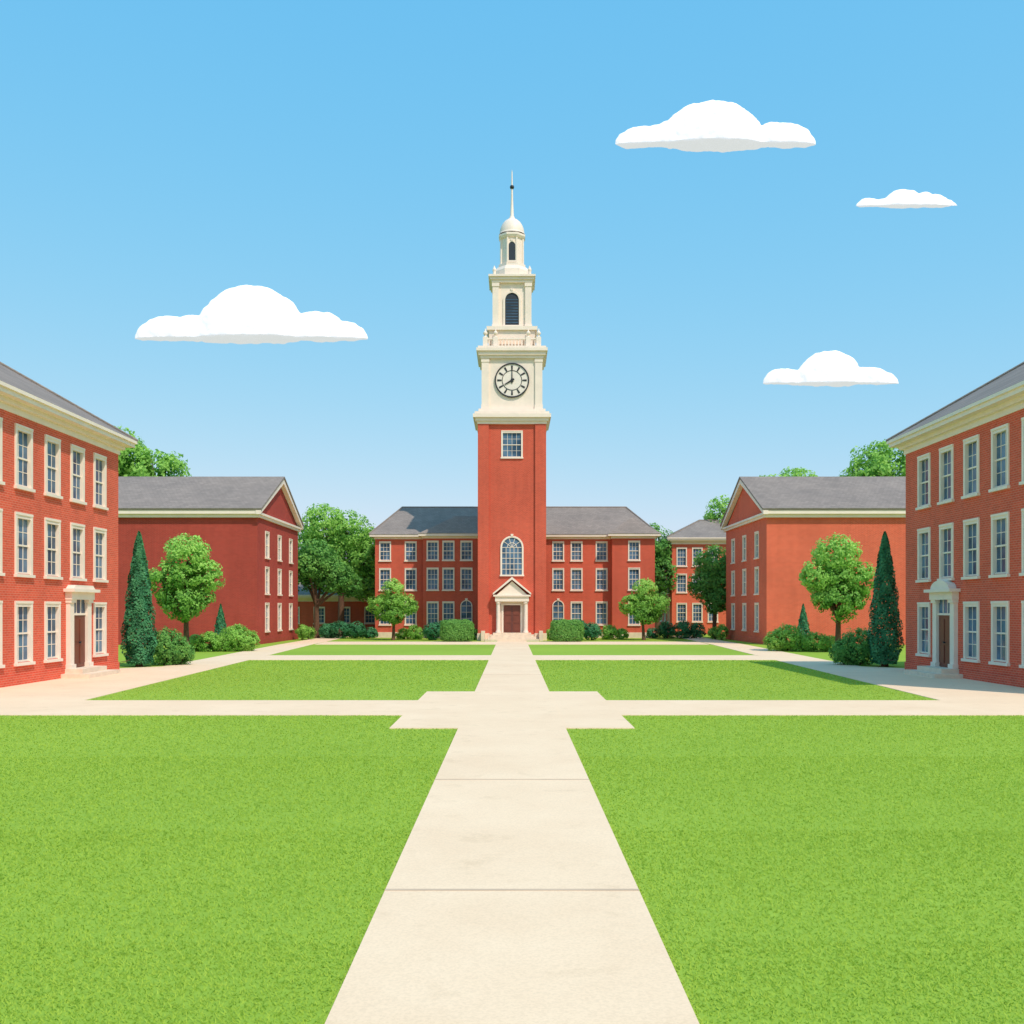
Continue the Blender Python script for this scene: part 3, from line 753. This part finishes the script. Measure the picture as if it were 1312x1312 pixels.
plant('large_oak_tree', (24.6, 112, 0), [E(-0.8, 0, 12.2, 2.8, 0.1), E(1.8, 0, 11.6, 2.8, 0), E(0, 1, 8.5, 3.4, -0.1)], 0.3, 1.7, LEAF_L, (0.35, 5))
plant('large_oak_tree', (30.6, 112, 0), [E(-2.4, 0, 14.6, 2.8, 0.1), E(0.6, 0, 15.2, 2.9, 0.12), E(3.2, 0, 14.2, 2.6, 0), E(0, 1, 10.5, 4.5, -0.1)], 0.3, 1.7, LEAF_L, (0.35, 6))
for s, dz in ((-1, 1.2), (1, 0.0)):
    plant('large_oak_tree', (s*38.2, 100, 0), [E(-1.2, 0, 15.3+dz, 4.0, 0.1), E(s*-3.6, 0, 13.9+dz, 3.2, 0.05), E(s*3.0, 0, 14.6+dz, 4, 0), E(0, 1, 10, 5.5, -0.1)], 0.32, 2.0, LEAF_L, (0.45, 7))

def treeline():
    r = random.Random(5); lobes = []
    for i in range(90):
        x = -150+i*300/89+r.uniform(-1, 1); y = 150+r.uniform(-6, 8); h = r.uniform(6.5, 10.0)
        lobes.append(E(x, y, h*0.62, h*0.42, r.uniform(-0.15, 0.1)))
        lobes.append(E(x+r.uniform(-2, 2), y-2, h*0.3, h*0.36, r.uniform(-0.2, 0)))
    for i in range(40):
        for s in (-1, 1):
            x = s*(62+r.uniform(-4, 6)); y = 10+i*3.6; h = r.uniform(7, 11)
            lobes.append(E(x, y, h*0.5, h*0.45, r.uniform(-0.15, 0.1)))
    link(bpy.data.objects.new('distant_trees', foliage_mesh('distant_trees', lobes, 0.7, 1.4, 99, LEAF_D)))
treeline()

# ------------------------------------------------------------------ clouds
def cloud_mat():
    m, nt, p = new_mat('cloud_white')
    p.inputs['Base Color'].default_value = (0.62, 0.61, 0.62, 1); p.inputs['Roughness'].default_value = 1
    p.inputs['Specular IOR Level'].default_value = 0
    # emission stands in for scattered light, so the shaded base glows too
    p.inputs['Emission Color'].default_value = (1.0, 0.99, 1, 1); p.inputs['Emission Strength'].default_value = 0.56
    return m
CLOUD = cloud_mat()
tex = bpy.data.textures.new('cloud_puffs', 'CLOUDS'); tex.noise_scale = 24; tex.noise_depth = 2
tex2 = bpy.data.textures.new('cloud_wisps', 'CLOUDS'); tex2.noise_scale = 9; tex2.noise_depth = 1
def cloud(loc, lobes):
    import bmesh
    bm = bmesh.new()
    for x, rx, h in lobes:
        res = bmesh.ops.create_icosphere(bm, subdivisions=4, radius=1)
        dy = min(rx, h)*0.34
        for v in res['verts']:
            z = v.co.z*h
            if z < 0: z *= 0.05
            v.co = Vector((x+v.co.x*rx, v.co.y*dy, z))
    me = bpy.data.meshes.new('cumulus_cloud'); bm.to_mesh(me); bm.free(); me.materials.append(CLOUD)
    o = link(bpy.data.objects.new('cumulus_cloud', me)); o.location = loc
    r = o.modifiers.new('r', 'REMESH'); r.mode = 'VOXEL'; r.voxel_size = 1.2; r.use_smooth_shade = True
    for t, st in ((tex, 7), (tex2, 1.6)):
        d = o.modifiers.new('d', 'DISPLACE'); d.texture = t; d.strength = st; d.mid_level = 0.55; d.texture_coords = 'GLOBAL'
    sm = o.modifiers.new('s', 'SMOOTH'); sm.factor = 0.5; sm.iterations = 4
    return o
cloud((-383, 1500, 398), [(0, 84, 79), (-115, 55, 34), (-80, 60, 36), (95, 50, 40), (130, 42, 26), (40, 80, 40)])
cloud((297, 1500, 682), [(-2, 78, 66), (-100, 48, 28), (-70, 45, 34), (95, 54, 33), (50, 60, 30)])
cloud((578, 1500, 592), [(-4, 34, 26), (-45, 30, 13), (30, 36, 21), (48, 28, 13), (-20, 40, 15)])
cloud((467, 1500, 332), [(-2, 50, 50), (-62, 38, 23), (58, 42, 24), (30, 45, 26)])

# ------------------------------------------------------------------ light, sky, camera
el, az = math.radians(52), math.radians(143)
world = bpy.data.worlds.new('World'); scene.world = world; world.use_nodes = True
nt = world.node_tree; bg = nt.nodes['Background']
sky = nt.nodes.new('ShaderNodeTexSky'); sky.sky_type = 'NISHITA'; sky.sun_disc = False
sky.sun_elevation = el; sky.sun_rotation = az; sky.altitude = 0
sky.air_density = 1.0; sky.dust_density = 0.6; sky.ozone_density = 1.0
sep = nt.nodes.new('ShaderNodeSeparateColor'); comb = nt.nodes.new('ShaderNodeCombineColor')
nt.links.new(sky.outputs[0], sep.inputs[0])
# colour grade of the sky (clear, bright summer blue): out = k * in^g per channel, in Nishita's own units
S = 0.15
for i, (x0_, y0_, x1_, y1_) in enumerate(((0.156, 0.155, 0.48, 0.43), (0.26, 0.53, 0.68, 0.71), (0.485, 0.88, 0.83, 0.91))):
    g = math.log(y1_/y0_)/math.log(x1_/x0_); k = (y0_/S)/((x0_/S)**g)
    a = math_n(nt, 'POWER', sep.outputs[i], g); b_ = math_n(nt, 'MULTIPLY', a, k)
    nt.links.new(b_, comb.inputs[i])
nt.links.new(comb.outputs[0], bg.inputs[0]); bg.inputs[1].default_value = S
sd = Vector((math.sin(az)*math.cos(el), math.cos(az)*math.cos(el), math.sin(el)))
L = bpy.data.lights.new('sun', 'SUN'); L.energy = 3.2; L.angle = math.radians(0.5); L.color = (1, 0.91, 0.80)
so = link(bpy.data.objects.new('sun', L)); so.rotation_euler = (-sd).to_track_quat('-Z', 'Y').to_euler(); so.location = (40, -40, 60)

cam = bpy.data.cameras.new('camera'); cam.lens = 36; cam.sensor_width = 36; cam.shift_y = 124/1312
cam.clip_end = 8000; cam.clip_start = 0.1
co = link(bpy.data.objects.new('camera', cam)); co.location = (0, 0, 2.6); co.rotation_euler = (math.pi/2, 0, 0)
scene.camera = co
